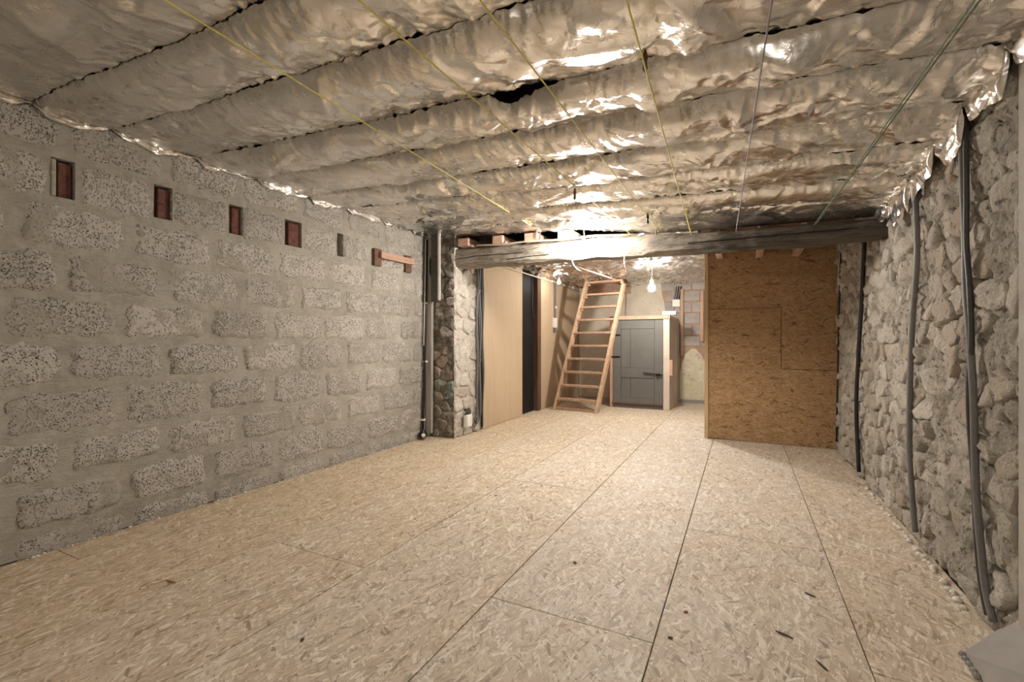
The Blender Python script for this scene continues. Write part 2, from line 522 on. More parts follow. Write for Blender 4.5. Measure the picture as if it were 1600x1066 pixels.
# ------------------------------------------------------------------ floor
fl = MB().box((XL - .3, YB - .2, -.12), (XR + .5, YR + .2, -.022)).build('floor', mat_plain('subfloor', (.05, .045, .04), .9))
struct(fl, 'pale strand board floor running through the whole cellar', 'floor')
xs = [XL + .012, -2.99, -2.315, -1.64, -.965, -.29, .385, XR - .01]
cross = [1.1, .35, 1.68, 3.27, 1.73, 2.876, 1.9]
dusty = [.0, .15, .45, .75, 1.0, .9, .6]
for k in range(7):
    ys = [YB]
    y = cross[k]
    while y > YB + .1: y -= 2.5
    y += 2.5
    while y < YR - .1:
        ys.append(y); y += 2.5
    ys.append(YR - .01)
    for y0, y1 in zip(ys[:-1], ys[1:]):
        g = .0023
        a = (xs[k] + g, y0 + g); b = (xs[k + 1] - g, y1 - g)
        cx, cy = (a[0] + b[0]) / 2, (a[1] + b[1]) / 2
        if a[0] < XH - .01 and b[1] > 4.98 and k == 0:
            if y0 > 4.4: continue
            b = (b[0], min(b[1], 4.34)); cy = (a[1] + b[1]) / 2
        m = MB().box((a[0] - cx, a[1] - cy, -.02), (b[0] - cx, b[1] - cy, 0))
        o = m.build('floor_panel', OSB_F, fl, bevel=.0015, loc=(cx, cy, 0))
        o.color = (min(1, dusty[k] * (1.0 if y0 < 5.5 else .5)), 0, 0, 1)

# ------------------------------------------------------------------ left wall: blocks in cement
holes = [(79, 117, 'L'), (240, 269, 'B'), (358, 379, 'B'), (445, 471, 'B'), (527, 536, 'S')]
HB0, HB1 = 1.865, 2.07
hz = []
for a, b, kd in holes:
    ya, yb = on_x(a, 300, XL).y, on_x(b, 300, XL).y
    hz.append((ya, yb, kd))
beds = [-.13, .115, .36, .597, .855, 1.10, 1.343, 1.585, 1.832, 2.092, 2.34]
yy = list(np.arange(YB, 4.9, .022)); zz = list(np.arange(0, 2.4, .022))
for ya, yb, kd in hz:
    yy = [q for q in yy if abs(q - ya) > .012 and abs(q - yb) > .012] + [ya, yb]
zz = [q for q in zz if abs(q - HB0) > .012 and abs(q - HB1) > .012] + [HB0, HB1]
yy = np.array(sorted(yy)); zz = np.array(sorted(zz))
YY, ZZ = np.meshgrid(yy, zz)
off = (fbm(YY * 3, ZZ * 3, 3) - .5) * .012 + (fbm(YY * 14, ZZ * 20, 5, 3) - .5) * .009
P = np.stack([XL + off, YY, ZZ], -1)
cy = (yy[:-1] + yy[1:]) / 2; cz = (zz[:-1] + zz[1:]) / 2
keep = np.ones((len(cz), len(cy)), bool)
for ya, yb, kd in hz:
    keep &= ~(((cy > ya) & (cy < yb))[None, :] & ((cz > HB0) & (cz < HB1))[:, None])
wl = link('wall_left', grid_mesh('wall_left', P, keep=keep), MORTAR)
struct(wl, 'grey concrete block wall pointed with smeared cement', 'wall')
m = MB()
for ya, yb, kd in hz:     # linings of the putlog pockets
    D = .11
    m.add([(XL + .004, ya, HB0), (XL + .004, yb, HB0), (XL + .004, yb, HB1), (XL + .004, ya, HB1), (XL - D, ya, HB0), (XL - D, yb, HB0), (XL - D, yb, HB1), (XL - D, ya, HB1)],
          [(0, 1, 5, 4), (1, 2, 6, 5), (2, 3, 7, 6), (3, 0, 4, 7), (4, 5, 6, 7)])
m.build('pocket_lining', MORTAR, wl)
MB().box((XL - .4, YB, -.1), (XL - .12, 4.95, 2.7)).build('wall_core', MORTAR, wl)


def block_mesh(seed, L, H):
    nx, nz = 18, 9
    a = np.linspace(-1, 1, nx + 1); b = np.linspace(-1, 1, nz + 1)
    A, B = np.meshgrid(a, b)
    rr = .90                                  # squircle-like rounding of the corners
    y = A * (1 - (1 - rr) * np.abs(B) ** 6 * np.abs(A) ** 2); z = B * (1 - (1 - rr) * np.abs(A) ** 6 * np.abs(B) ** 2)
    y = y * L / 2; z = z * H / 2
    ed = np.maximum(np.abs(A), np.abs(B))
    jy = (vn(A * 3.5 + 5, B * 2 + seed, seed) - .5) * .04; jz = (vn(A * 5 + 9, B * 2 - seed, seed + 9) - .5) * .04
    y = y + jy * ed ** 3; z = z + jz * ed ** 3
    depth = .006 + (fbm(A * 6 + seed, B * 3, seed, 4) - .5) * .012
    x = np.where(ed > .99, -.012, np.where(ed > .84, depth * .75, depth))
    return grid_mesh('block', np.stack([x, y, z], -1), flip=False)


full = [block_mesh(s, .44, .205) for s in range(14)]
for me in full: me.materials.append(BLOCK)
offs = {0: .93, 1: .92, 2: 1.13, 3: .89, 4: 1.13, 5: .90, 6: 1.13, 7: .94, 8: 1.085, 9: 1.14}
for r in range(10):
    z0, z1 = beds[r], beds[r + 1]
    y = offs[r]
    while y > YB: y -= .4855
    while y < 4.28:
        y0, y1 = y, y + .4855
        y += .4855
        if r == 8:
            for ya, yb, kd in hz:
                if y0 < yb and y1 > ya:
                    if (ya + yb) / 2 < (y0 + y1) / 2: y0 = max(y0, yb - .012)
                    else: y1 = min(y1, ya + .012)
            if 3.40 < y1 < 3.55: y1 = 3.40
        y0 = max(y0, YB + .02); y1 = min(y1, 4.27)
        if y1 - y0 < .16: continue
        z0e, z1e = max(z0, -.11), z1
        me = R.choice(full)
        o = link('block', me, BLOCK, wl)
        sx = (y1 - y0 - .034 + R.uniform(-.025, .012)) / .44
        sz = (z1e - z0e - .030 + R.uniform(-.014, .01)) / .205
        o.location = (XL + .004, (y0 + y1) / 2 + R.uniform(-.006, .006), (z0e + z1e) / 2 + R.uniform(-.004, .004))
        o.scale = (R.choice((.6, 1, 1.3)), sx * R.choice((1, -1)), sz * R.choice((1, -1)))
        o.rotation_euler.x = R.uniform(-.012, .012)
# bricks set in the pockets
for ya, yb, kd in hz:
    if kd == 'S': continue
    wd = yb - ya
    c0 = ya + wd * {'L': .36, 'B': .30}[kd]
    MB().box((XL - .10, c0, HB0 + .004), (XL - .018, yb - .006, HB1 - .012)).build('brick', BRICK, wl, bevel=.006)
    if kd == 'L':
        MB().box((XL - .06, ya + .002, HB0 + .004), (XL - .006, ya + wd * .26, HB1 - .004)).build('mortar_fillet', MORTAR, wl, bevel=.006)

# wooden bracket on the left wall
br = empty('wall_bracket', on_x(612, 408, XL))
tag(br, 'short pale wooden rail nailed over two rusty blocks on the block wall', 'bracket')
b0, b1 = on_x(586, 405, XL), on_x(635, 412, XL)
loc = br.location
ym0, ym1 = on_x(588, 398, XL + .05), on_x(641, 406, XL + .05)
MB().prism([Vector((XL + .04, on_x(588, 0, XL).y, on_x(588, 394, XL).z)) - loc, Vector((XL + .04, on_x(640, 0, XL).y, on_x(640, 406, XL).z)) - loc,
            Vector((XL + .04, on_x(640, 0, XL).y, on_x(640, 415, XL).z)) - loc, Vector((XL + .04, on_x(588, 0, XL).y, on_x(588, 404, XL).z)) - loc], (.03, 0, 0)).build('rail', PINKWOOD, br, bevel=.003)
for (ua, ub, va, vb) in ((581, 592, 388, 417), (630, 639, 399, 427)):
    p0 = on_x(ua, va, XL); p1 = on_x(ub, vb, XL)
    MB().box(Vector((XL + .004, p0.y, p1.z)) - loc, Vector((XL + .038, p1.y, p0.z)) - loc).build('block_mount', RUST, br, bevel=.004)

# ------------------------------------------------------------------ rubble stones
def clip_poly(poly, p, n):
    out = []
    for i in range(len(poly)):
        a = poly[i]; b = poly[(i + 1) % len(poly)]
        da = (a[0] - p[0]) * n[0] + (a[1] - p[1]) * n[1]; db = (b[0] - p[0]) * n[0] + (b[1] - p[1]) * n[1]
        if da <= 0: out.append(a)
        if (da < 0) != (db < 0) and da != db:
            t = da / (da - db); out.append((a[0] + (b[0] - a[0]) * t, a[1] + (b[1] - a[1]) * t))
    return out


def stone_cells(W, H, dx, dz, rng, jit=.75):
    seeds = []
    j = 0
    z = dz * .3
    while z < H:
        x = dx * (.2 + .5 * (j % 2))
        while x < W:
            seeds.append((x + rng.uniform(-jit, jit) * dx * .5, z + rng.uniform(-jit, jit) * dz * .5)); x += dx
        z += dz; j += 1
    cells = []
    for i, s in enumerate(seeds):
        poly = [(0, 0), (W, 0), (W, H), (0, H)]
        for k, q in enumerate(seeds):
            if k == i or abs(q[0] - s[0]) > 3 * dx or abs(q[1] - s[1]) > 3 * dz: continue
            # scaled metric keeps stones wider than tall
            mid = ((s[0] + q[0]) / 2, (s[1] + q[1]) / 2)
            n = ((q[0] - s[0]) / dx ** 2, (q[1] - s[1]) / dz ** 2)
            poly = clip_poly(poly, mid, n)
            if len(poly) < 3: break
        if len(poly) >= 3: cells.append(poly)
    return cells


def stone_mesh(poly, rng, depth, shrink):
    cx = sum(p[0] for p in poly) / len(poly); cz_ = sum(p[1] for p in poly) / len(poly)
    pts = [(p[0] - cx, p[1] - cz_) for p in poly]
    # chaikin, then resample to 14 points
    for _ in range(1):
        q = []
        for i in range(len(pts)):
            a = pts[i]; b = pts[(i + 1) % len(pts)]
            q.append((a[0] * .9 + b[0] * .1, a[1] * .9 + b[1] * .1)); q.append((a[0] * .1 + b[0] * .9, a[1] * .1 + b[1] * .9))
        pts = q
    per = [0]
    for i in range(len(pts)):
        a = pts[i]; b = pts[(i + 1) % len(pts)]; per.append(per[-1] + math.hypot(b[0] - a[0], b[1] - a[1]))
    N = 14; res = []
    for k in range(N):
        d = per[-1] * k / N
        i = max(j for j in range(len(pts)) if per[j] <= d)
        t = (d - per[i]) / max(1e-9, per[i + 1] - per[i])
        a = pts[i]; b = pts[(i + 1) % len(pts)]
        res.append((a[0] + (b[0] - a[0]) * t, a[1] + (b[1] - a[1]) * t))
    size = math.sqrt(per[-1] / 4) * .5
    vs_ = []; tx, tz = rng.uniform(-.16, .16), rng.uniform(-.16, .16)
    for f_, d_ in ((1.0, -.02), (.97, depth * .8), (.84, depth), (.45, depth * 1.0)):
        for x, z in res:
            j = shrink * f_ * rng.uniform(.90, 1.06)
            dd = d_ + (rng.uniform(-.35, .25) * depth + (x * tx + z * tz) if d_ > 0 else 0)
            vs_.append((x * j, z * j, dd))
    vs_.append((0, 0, depth * rng.uniform(.8, 1.15)))
    fs_ = []
    for r in range(3):
        for k in range(N):
            k2 = (k + 1) % N
            fs_.append((r * N + k, r * N + k2, (r + 1) * N + k2, (r + 1) * N + k))
    for k in range(N): fs_.append((3 * N + k, 3 * N + (k + 1) % N, 4 * N))
    return (cx, cz_), vs_, fs_


def lay_stones(parent, O, U, V, Nn, W, H, dx, dz, mat, rng, drange=(.008, .035), shr=(.82, .96), skip=.0, matfn=None, name='stone'):
    O, U, V, Nn = Vector(O), Vector(U), Vector(V), Vector(Nn)
    for poly in stone_cells(W, H, dx, dz, rng):
        if rng.random() < skip: continue
        (cx, cz_), vs_, fs_ = stone_mesh(poly, rng, rng.uniform(*drange), rng.uniform(*shr))
        m = MB(); m.add([U * v[0] + V * v[1] + Nn * v[2] for v in vs_], fs_)
        mt = matfn(cx, cz_) if matfn else mat
        o = m.build(name, mt, parent, smooth=True, loc=O + U * cx + V * cz_)


def rough_wall(name, O, U, V, Nn, W, H, amp, mat, res=.016, seed=0, fr=7.0):
    nu, nv = int(W / res) + 1, int(H / res) + 1
    A, B = np.meshgrid(np.linspace(0, W, nu), np.linspace(0, H, nv))
    d = (fbm(A * fr, B * fr * 1.3, seed, 4) - .5) * 2 * amp
    d += -(ridge(A * fr * 1.3, B * fr * 1.7, seed + 40) ** 6) * amp * 1.6
    P_ = np.array(O)[None, None] + A[..., None] * np.array(U) + B[..., None] * np.array(V) + d[..., None] * np.array(Nn)
    return link(name, grid_mesh(name, P_), mat)


# right rubble wall (normal -X), runs from the near jamb back to the partition
wr = rough_wall('wall_right', (XR - .014, 2.18, 0), (0, 1, 0), (0, 0, 1), (-1, 0, 0), 3.6, 2.2, .032, LIME, .012, 21, 9.0)
struct(wr, 'rough rubble stone wall with crumbling lime mortar', 'wall')
MB().box((XR + .06, YB, -.1), (XR + .35, YR, 2.8)).build('wall_core', LIME, wr)
rs = random.Random(5)
lay_stones(wr, (XR, 2.2, 0), (0, 1, 0), (0, 0, 1), (-1, 0, 0), 3.44, 2.12, .175, .125, STONE, rs, (.004, .034), (.86, 1.04), skip=.18)

# near right jamb and the concrete threshold at its foot
jm = MB().box((.836, YB, 0), (XR + .4, 2.168, 2.5)).build('wall_jamb', JAMB, bevel=.006)
struct(jm, 'smooth rendered jamb at the near end of the rubble wall', 'wall')
th = MB().add([(.692, 2.157, .006), (.864, 2.385, .006), (.864, 2.2, .15), (.864, 1.2, .40), (.692, 1.2, .02), (.692, 2.157, 0), (.864, 2.385, 0), (.864, 1.2, 0), (.692, 1.2, 0)],
              [(0, 1, 2), (0, 2, 3, 4), (5, 8, 7, 6), (0, 5, 6, 1), (0, 4, 8, 5), (4, 3, 7, 8), (1, 6, 7, 3, 2)]).build('floor_threshold', CONCRETE)
struct(th, 'grey concrete fillet sloping up to the jamb in the near corner', 'threshold')
for (x0, y0), (x1, y1) in (((.735, 2.10), (.75, 1.98)), ((.79, 2.05), (.80, 1.98))):
    nn = (Vector((.864, 2.2, .15)) - Vector((.692, 2.157, .006))).cross(Vector((.692, 1.2, .02)) - Vector((.692, 2.157, .006)))
    zf = lambda x, y: .006 - (nn.x * (x - .692) + nn.y * (y - 2.157)) / nn.z
    MB().tube([(x0, y0, zf(x0, y0)), ((x0 + x1) / 2 + .004, (y0 + y1) / 2, zf((x0 + x1) / 2 + .004, (y0 + y1) / 2)), (x1, y1, zf(x1, y1))], .0012, 5).build('crack', BLACK, th)
for (u, v) in ((1506, 1026), (1511, 1034), (1517, 1042), (1523, 1052), (1528, 1060)):
    p = on_z(u, v, 0)
    MB().lathe([(0, -.004), (.012, 0), (.009, .01), (0, .014)], (p.x - .004, p.y, .004), 6).build('crumb', CONCRETE, th)

# wall behind the camera
wb = MB().box((XL - .3, YB - .2, -.1), (XR + .4, YB, 2.8)).build('wall_back', JAMB)
struct(wb, 'plain grey rendered end wall of the cellar', 'wall')

# ------------------------------------------------------------------ pier at the end of the block wall
PX, PY0, PY1 = -2.905, 4.35, 4.94
pier = rough_wall('wall_pier', (XL, PY0 - .008, 0), (1, 0, 0), (0, 0, 1), (0, -1, 0), PX - XL, 2.3, .012, PIER_LIME, .016, 61, 9)
struct(pier, 'old rubble pier with one whitewashed face under the beam end', 'wall')
sd = rough_wall('side_face', (PX, PY0, 0), (0, 1, 0), (0, 0, 1), (1, 0, 0), PY1 - PY0, 2.3, .010, mat_lime('whitewash_mortar', (.46, .41, .35), (.74, .69, .61), .02), .016, 77, 9)
sd.parent = pier
MB().box((XL, PY0 + .03, -.05), (PX - .03, PY1, 2.4)).build('pier_core', PIER_LIME, pier)


def pier_front(cx, cz_):
    if .42 < cz_ < .66 and cx > .08: return PIER_GR
    if .62 < cz_ < 1.0: return PIER_BR
    return PIER_D


def pier_side(cx, cz_):
    if .55 < cz_ < .95: return PIER_BR if rs.random() < .45 else WHITEWASH
    if cz_ < .3: return STONE
    return WHITEWASH


lay_stones(pier, (XL + .07, PY0, 0), (1, 0, 0), (0, 0, 1), (0, -1, 0), PX - XL - .07, 2.1, .15, .115, PIER_D, rs, (.004, .026), (.84, 1.02), .22, pier_front)
lay_stones(pier, (PX, PY0 + .005, 0), (0, 1, 0), (0, 0, 1), (1, 0, 0), PY1 - PY0 - .02, 2.0, .22, .15, WHITEWASH, rs, (.003, .018), (.84, .97), .05, pier_side)
# white flat box on the pier side
bx = empty('socket_box', (PX + .03, on_x(725, 657, PX).y, on_x(725, 657, PX).z))
tag(bx, 'small white electrical box low on the whitewashed pier face', 'socket box')
MB().box((0, -.06, -.07), (.045, .06, .07)).build('box_body', WHITE, bx, bevel=.006)
MB().box((.045, -.052, -.062), (.052, .052, .062)).build('cover', WHITE, bx, bevel=.003)
for k in range(4):
    MB().tube([(.02, -.05 + .033 * k, .07), (.0 + .02, -.05 + .033 * k + .02, .10), (.0, -.04 + .035 * k, .135)], .008, 6).build('cable', PIPE_B, bx, smooth=True)

# grey board in the corner, steel channel, black riser pipe
gb = MB().hexa([(XL + .012, 4.27, .05), (XL + .085, 4.27, .05), (XL + .085, 4.31, .05), (XL + .012, 4.31, .05), (XL + .012, 4.27, 2.28), (XL + .098, 4.27, 2.28), (XL + .098, 4.31, 2.28), (XL + .012, 4.31, 2.28)]).build('corner_board', GREYWOOD, bevel=.003)
tag(gb, 'weathered grey upright board in the corner between block wall and pier', 'board')
scn = empty('steel_channel', (-3.04, 4.2, 1.54))
tag(scn, 'dark steel channel with a white edge hanging before the pier', 'channel')
MB().box((-.075, 0, 0), (.045, .012, .75)).build('web', STEEL, scn, bevel=.002)
MB().box((-.075, .012, 0), (-.063, .075, .75)).build('flange', STEEL, scn, bevel=.002)
MB().box((.027, -.012, .01), (.058, .0, .75)).build('edge_strip', WHITE, scn, bevel=.002)
cab = MB().tube([on_y(675, 398, 4.24), on_y(679, 402, 4.235), on_y(680, 418, 4.23), on_y(679, 432, 4.235), on_y(675, 436, 4.24), on_y(672, 425, 4.245), on_y(672, 408, 4.245), on_y(675, 398, 4.24)], .009, 7, False).build('cable_loop', PIPE_B, smooth=True)
tag(cab, 'small coiled black cable hooked on the grey corner board', 'cable')
rp = empty('riser_pipe', (XL + .035, on_x(662, 600, XL).y, 0))
tag(rp, 'black riser pipe with white clips at the end of the block wall', 'pipe')
yo = rp.location.y
P_ = [on_x(667, 375, XL + .035), on_x(666, 450, XL + .035), on_x(664, 540, XL + .035), on_x(661.5, 640, XL + .035), on_x(660.5, 672, XL + .035)]
MB().tube([p - rp.location for p in P_], .014, 8).build('tube', PIPE_B, rp, smooth=True)
MB().tube([p - rp.location + Vector((.005, -.03, 0)) for p in P_[:3]], .006, 6).build('wire', WHITE, rp, smooth=True)
for u, v in ((666, 474), (664.5, 565), (661, 656)):
    p = on_x(u, v, XL + .035) - rp.location
    MB().box(p - Vector((.03, .022, .010)), p + Vector((.02, .022, .010))).build('clip', WHITE, rp, bevel=.003)
p = on_x(660.5, 679, XL + .06) - rp.location
MB().lathe([(0, -.045), (.03, -.042), (.042, -.02), (.042, .02), (.025, .04), (.014, .06)], p, 12).build('trap', PIPE_B, rp, smooth=True)
MB().tube([p + Vector((.03, -.03, 0)), p + Vector((.05, -.05, 0))], .022, 10).build('trap_cap', WHITE, rp, smooth=True)

# cable bundle between pier and lining
rc = random.Random(3)
cm = [CONDUIT, CONDUIT_D, CONDUIT, PIPE_B, CONDUIT]
lab = ['pale grey conduit leftmost in the bundle beside the pier', 'charcoal conduit second in the bundle beside the pier', 'grey conduit in the middle of the bundle beside the pier',
       'black conduit fourth in the bundle beside the pier', 'grey conduit rightmost in the bundle against the tan panel']
for k in range(5):
    yb_ = 4.80 + .035 * k; pts = []
    for j in range(13):
        z = 2.1 - j * (1.93 - .03 * k) / 12
        pts.append(Vector((PX + .035 + .008 * math.sin(j * 1.1 + k), yb_ + .0035 * math.sin(j * .7 + 2 * k), z)))
    e = pts[-1]
    if k < 3:
        pts += [e + Vector((.0, -.02, -.06)), e + Vector((.0, -.07, -.09)), e + Vector((-.0, -.11, -.07 + .02 * k))]
    else:
        pts += [Vector((e.x, e.y, .04))]
    o = MB().tube(pts, .0125, 8).build('conduit', cm[k], smooth=True)
    tag(o, lab[k], 'conduit', 'conduits beside the pier')

# ------------------------------------------------------------------ rear bay: linings, dark opening, rear wall
wh = MB().box((XH - .3, PY1, -.05), (XH - .035, 6.10, 2.5)).box((XH - .3, 6.74, -.05), (XH - .035, YR, 2.5)).box((XH - .9, PY1, -.05), (XH - .6, YR, 2.5)).build('wall_rear_left', GREYWOOD)
struct(wh, 'tan board lining along the left of the rear bay', 'wall')
MB().box((XH - .034, 4.98, .005), (XH, 6.12, 2.2)).build('panel', PLY, wh, bevel=.002)
MB().box((XH - .034, 6.80, .005), (XH, YR - .02, 2.2)).build('panel', PLY, wh, bevel=.002)
d2 = MB().box((XH - .10, 6.10, 0), (XH - .06, 6.74, 2.2)).build('dark_opening', BLACK)  # slab coloured black as the unlit depth of the opening
struct(d2, 'black slab drawn for the darkness in the narrow opening between the tan panels', 'door')
MB().box((XH - .07, 6.66, 0), (XH + .012, 6.795, 2.2)).build('jamb', DARKWOOD, d2, bevel=.003)
MB().tube([(XH - .045, 6.58, 2.15), (XH - .04, 6.585, 1.9), (XH - .045, 6.575, 1.65), (XH - .04, 6.6, 1.45)], .008, 6).build('hanging_wire', CONDUIT_D, d2, smooth=True)
# trunking on the second panel
tk = empty('cable_trunking', on_x(864, 480, XH))
tag(tk, 'slim grey trunking with a switch box on the far tan panel', 'trunking')
pt, pb = on_x(864, 440, XH) - tk.location, on_x(863, 515, XH) - tk.location
MB().box((0, pb.y - .02 + .08, pb.z + .16), (.03, pb.y + .06 + .05, pt.z)).build('duct', CONDUIT, tk, bevel=.003)
MB().box((0, pb.y + .0, pb.z + .03), (.045, pb.y + .13, pb.z + .20)).build('switch_box', WHITE, tk, bevel=.006)
MB().box((.0, pb.y + .03, pb.z - .05), (.035, pb.y + .10, pb.z + .03)).build('socket', CONDUIT, tk, bevel=.006)
MB().box((.03, pb.y + .05, pb.z + .36), (.04, pb.y + .12, pb.z + .40)).build('clip', WHITE, tk, bevel=.002)

# rear wall
wre = MB().box((XL - .3, YR, -.1), (XR + .4, YR + .25, 2.9)).build('wall_rear', REARBASE)
struct(wre, 'patchy plastered end wall of the rear bay', 'wall')


def jag(pts, n, amp, rng):
    out = []
    for i in range(len(pts)):
        a = Vector(pts[i]); b = Vector(pts[(i + 1) % len(pts)])
        for k in range(n):
            q = a.lerp(b, k / n)
            if k: q = q + Vector((rng.uniform(-amp, amp), 0, rng.uniform(-amp, amp)))
            out.append(q)
    return out


rj = random.Random(9)
yf = YR - .001
MB().prism(jag([(XH + .01, yf, .01), (-1.98, yf, .01), (-1.98, yf, 2.2), (XH + .01, yf, 2.2)], 6, .008, rj), (0, -.018, 0)).build('plaster_patch', PL_CREAM, wre)
MB().prism(jag([(-1.96, yf, 1.4), on_y(1044, 505, YR), on_y(1042, 490, YR), on_y(1034, 455, YR), on_y(1032, 430, YR), (-1.96, yf, 2.2)], 4, .008, rj), (0, -.03, 0)).build('plaster_patch', PL_CREAM, wre)
yel = [on_y(u, v, yf) for u, v in ((1057, 629), (1057, 592), (1063, 580), (1066, 566), (1070, 554), (1080, 545), (1088, 546), (1096, 555), (1104, 572), (1106, 629))]
MB().prism(jag(yel, 3, .012, rj), (0, -.02, 0)).build('plaster_patch', PL_YEL, wre)
MB().box((-1.04, YR - .03, 0), (.3, YR, .06)).build('skirting', CONCRETE, wre, bevel=.003)
# clinker blocks right of the closet
for r in range(6):
    z0 = 1.0 + r * .20
    x = -1.25 - .14 * (r % 2)
    while x < .3:
        MB().box((-.137, 0, -.09), (.137, .02, .09)).build('block', PL_GREY, wre, bevel=.006, loc=(x + .15, YR - .016 + rj.uniform(-.003, .003), z0 + .1))
        x += .29
# upright battens on the rear wall
for (u0, u1, va, vb, lb) in ((1063.5, 1068, 452, 556, 'thin upright batten on the rear wall beside the junction box'), (1094.5, 1099.5, 455, 534, 'short upright batten on the rear wall next to the partition edge')):
    a = on_y(u0, vb, YR - .05); b = on_y(u1, va, YR - .05)
    o = MB().box((a.x, YR - .075, a.z), (b.x, YR - .034, b.z)).build('batten', PINKWOOD_Z, bevel=.002)
    tag(o, lb, 'batten')
jb = empty('junction_box', on_y(1057, 474, YR - .04))
tag(jb, 'square cream junction box high on the rear wall', 'junction box')
MB().box((-.065, -.05, -.065), (.065, .012, .065)).build('box_body', WHITE, jb, bevel=.006)
for k, dx in enumerate((-.04, 0, .04)):
    MB().tube([(dx, -.015, .06), (dx + .02, -.015, .16), (dx + .04, -.01, .30)], .011, 6).build('cable', [CONDUIT, CONDUIT_D, PIPE_B][k], jb, smooth=True)
o = MB().tube([on_y(1062, 482, YR - .05), on_y(1068, 492, YR - .05), on_y(1068, 505, YR - .05), on_y(1064, 514, YR - .05), on_y(1062, 530, YR - .05), on_y(1062, 552, YR - .05)], .008, 6).build('cable', CONDUIT_D, smooth=True)
tag(o, 'dark looping cable below the junction box on the rear wall', 'cable')

# closet box with the grey door
CX0, CX1, CY, CZ = -1.97, -1.035, 7.62, 1.47
cl = MB().box((CX1 - .05, CY + .06, 0), (CX1, YR, CZ)).build('wall_closet', PL_PINK)
struct(cl, 'pale rendered side wall of the low closet in the rear bay', 'wall')
MB().box((CX0 - .03, CY + .06, 0), (CX0 + .01, YR, CZ)).build('side_wall', REARBASE, cl)
MB().box((CX0 - .03, CY + .02, CZ), (CX1 + .01, YR, CZ + .03)).build('closet_top', PL_CREAM, cl)
MB().box((CX1 - .02, YR - .10, 0), (CX1 + .03, YR - .03, CZ)).build('corner_post', GREYWOOD, cl, bevel=.003)
MB().box((CX1 + .001, CY + .0, .55), (CX1 + .05, CY + .06, .80)).build('keeper_block', PINKWOOD_Z, cl, bevel=.004)
dr = empty('door_1', (-1.53, CY, 0))
struct(dr, 'low grey painted plank door closing the closet', 'door')
W2 = .40
MB().box((-W2, .025, .07), (W2, .05, 1.44)).build('backing', DOORPAINT, dr)
for a, b in ((-W2, -.27), (.27, W2)): MB().box((a, 0, .07), (b, .026, 1.44)).build('stile', DOORPAINT, dr, bevel=.004)
for a, b in ((1.30, 1.44), (.50, .66), (.07, .17)): MB().box((-.268, .002, a), (.268, .026, b)).build('rail', DOORPAINT, dr, bevel=.004)
for z0, z1 in ((.172, .498), (.662, 1.298)):
    for a, b in ((-.266, -.118), (-.112, .266)):
        MB().box((a, .012, z0), (b, .03, z1)).build('plank', DOORPAINT, dr, bevel=.003)
MB().box((-W2 - .02, -.012, .06), (W2, .0, .085)).build('bottom_strip', RUST, dr, bevel=.003)
MB().box((-W2 - .0, .012, 0), (W2, .04, .055)).build('sill_board', DOORPAINT, dr, bevel=.003)
for z in (1.20, .84): MB().tube([(-W2 - .02, -.012, z), (-W2 + .12, -.012, z)], .011, 6).build('hinge', IRON, dr)
la = MB().tube([(.10, -.02, .585), (.20, -.022, .575), (.30, -.022, .57), (.40, -.03, .555)], .009, 6).build('latch', IRON, dr, smooth=True)
MB().lathe([(0, -.02), (.03, -.015), (.034, 0), (.03, .015), (0, .02)], (.33, -.03, .565), 10).build('knob', IRON, la, smooth=True)
MB().box((-W2 - .05, -.005, 0), (-W2 - .005, .06, 1.47)).build('frame_post', PINKWOOD_Z, dr, bevel=.003)
MB().box((W2 + .005, -.005, 0), (W2 + .10, .06, 1.47)).build('frame_post', PL_PINK, dr, bevel=.003)
MB().box((-W2 - .06, -.02, 1.45), (W2 + .11, .06, 1.51)).build('lintel', JOIST, dr, bevel=.004)
cb = MB().box((-1.14, CY - .03, 1.511), (-.93, CY + .12, 1.57)).build('ledge_block', WHITE, bevel=.006)
tag(cb, 'small white block lying on the right end of the door lintel', 'block')

# steep open stair up to the hatch
SL0, SL1 = Vector((-2.674, 6.896, 0)), on_y(918.5, 440, 7.55)
SR0, SR1 = Vector((-2.013, 6.83, 0)), on_y(971, 447, 7.45)
st = empty('loft_stair', (-2.34, 6.86, 0))
tag(st, 'steep open pine stair ladder leaning up to the foil in the rear bay', 'stair')
so = st.location


def at_z(a, b, z):
    return a.lerp(b, z / b.z) - so


for a, b, th_ in ((SL0, SL1, -.04), (SR0, SR1, .045)):
    b = a.lerp(b, 1.02)
    d = Vector((0, .14, 0)); w_ = Vector((th_, 0, 0))
    a_, b_ = a - so - Vector((0, .04, 0)), b - so - Vector((0, .04, 0))
    MB().hexa([a_, a_ + w_, a_ + w_ + d, a_ + d, b_, b_ + w_, b_ + w_ + d, b_ + d]).build('rail', PINE, st, bevel=.004)
for k in range(10):
    z = .175 + .212 * k
    if z > 2.09: break
    p, q = at_z(SL0, SL1, z) + Vector((.001, 0, 0)), at_z(SR0, SR1, z) - Vector((.001, 0, 0))
    e1, e2 = Vector((0, -.045, -.016)), Vector((0, .10, -.016)); up_ = Vector((0, 0, .032))
    MB().hexa([p + e1, q + e1, q + e2, p + e2, p + e1 + up_, q + e1 + up_, q + e2 + up_, p + e2 + up_]).build('tread', PINKWOOD, st, bevel=.003)
    for c_, sg in ((p, 1), (q, -1)):
        MB().box(c_ + Vector((min(0, sg * .03), -.02, -.052)), c_ + Vector((max(0, sg * .03), .08, -.017))).build('cleat', PINE, st)
p, q = at_z(SL0, SL1, .03), at_z(SR0, SR1, .03)
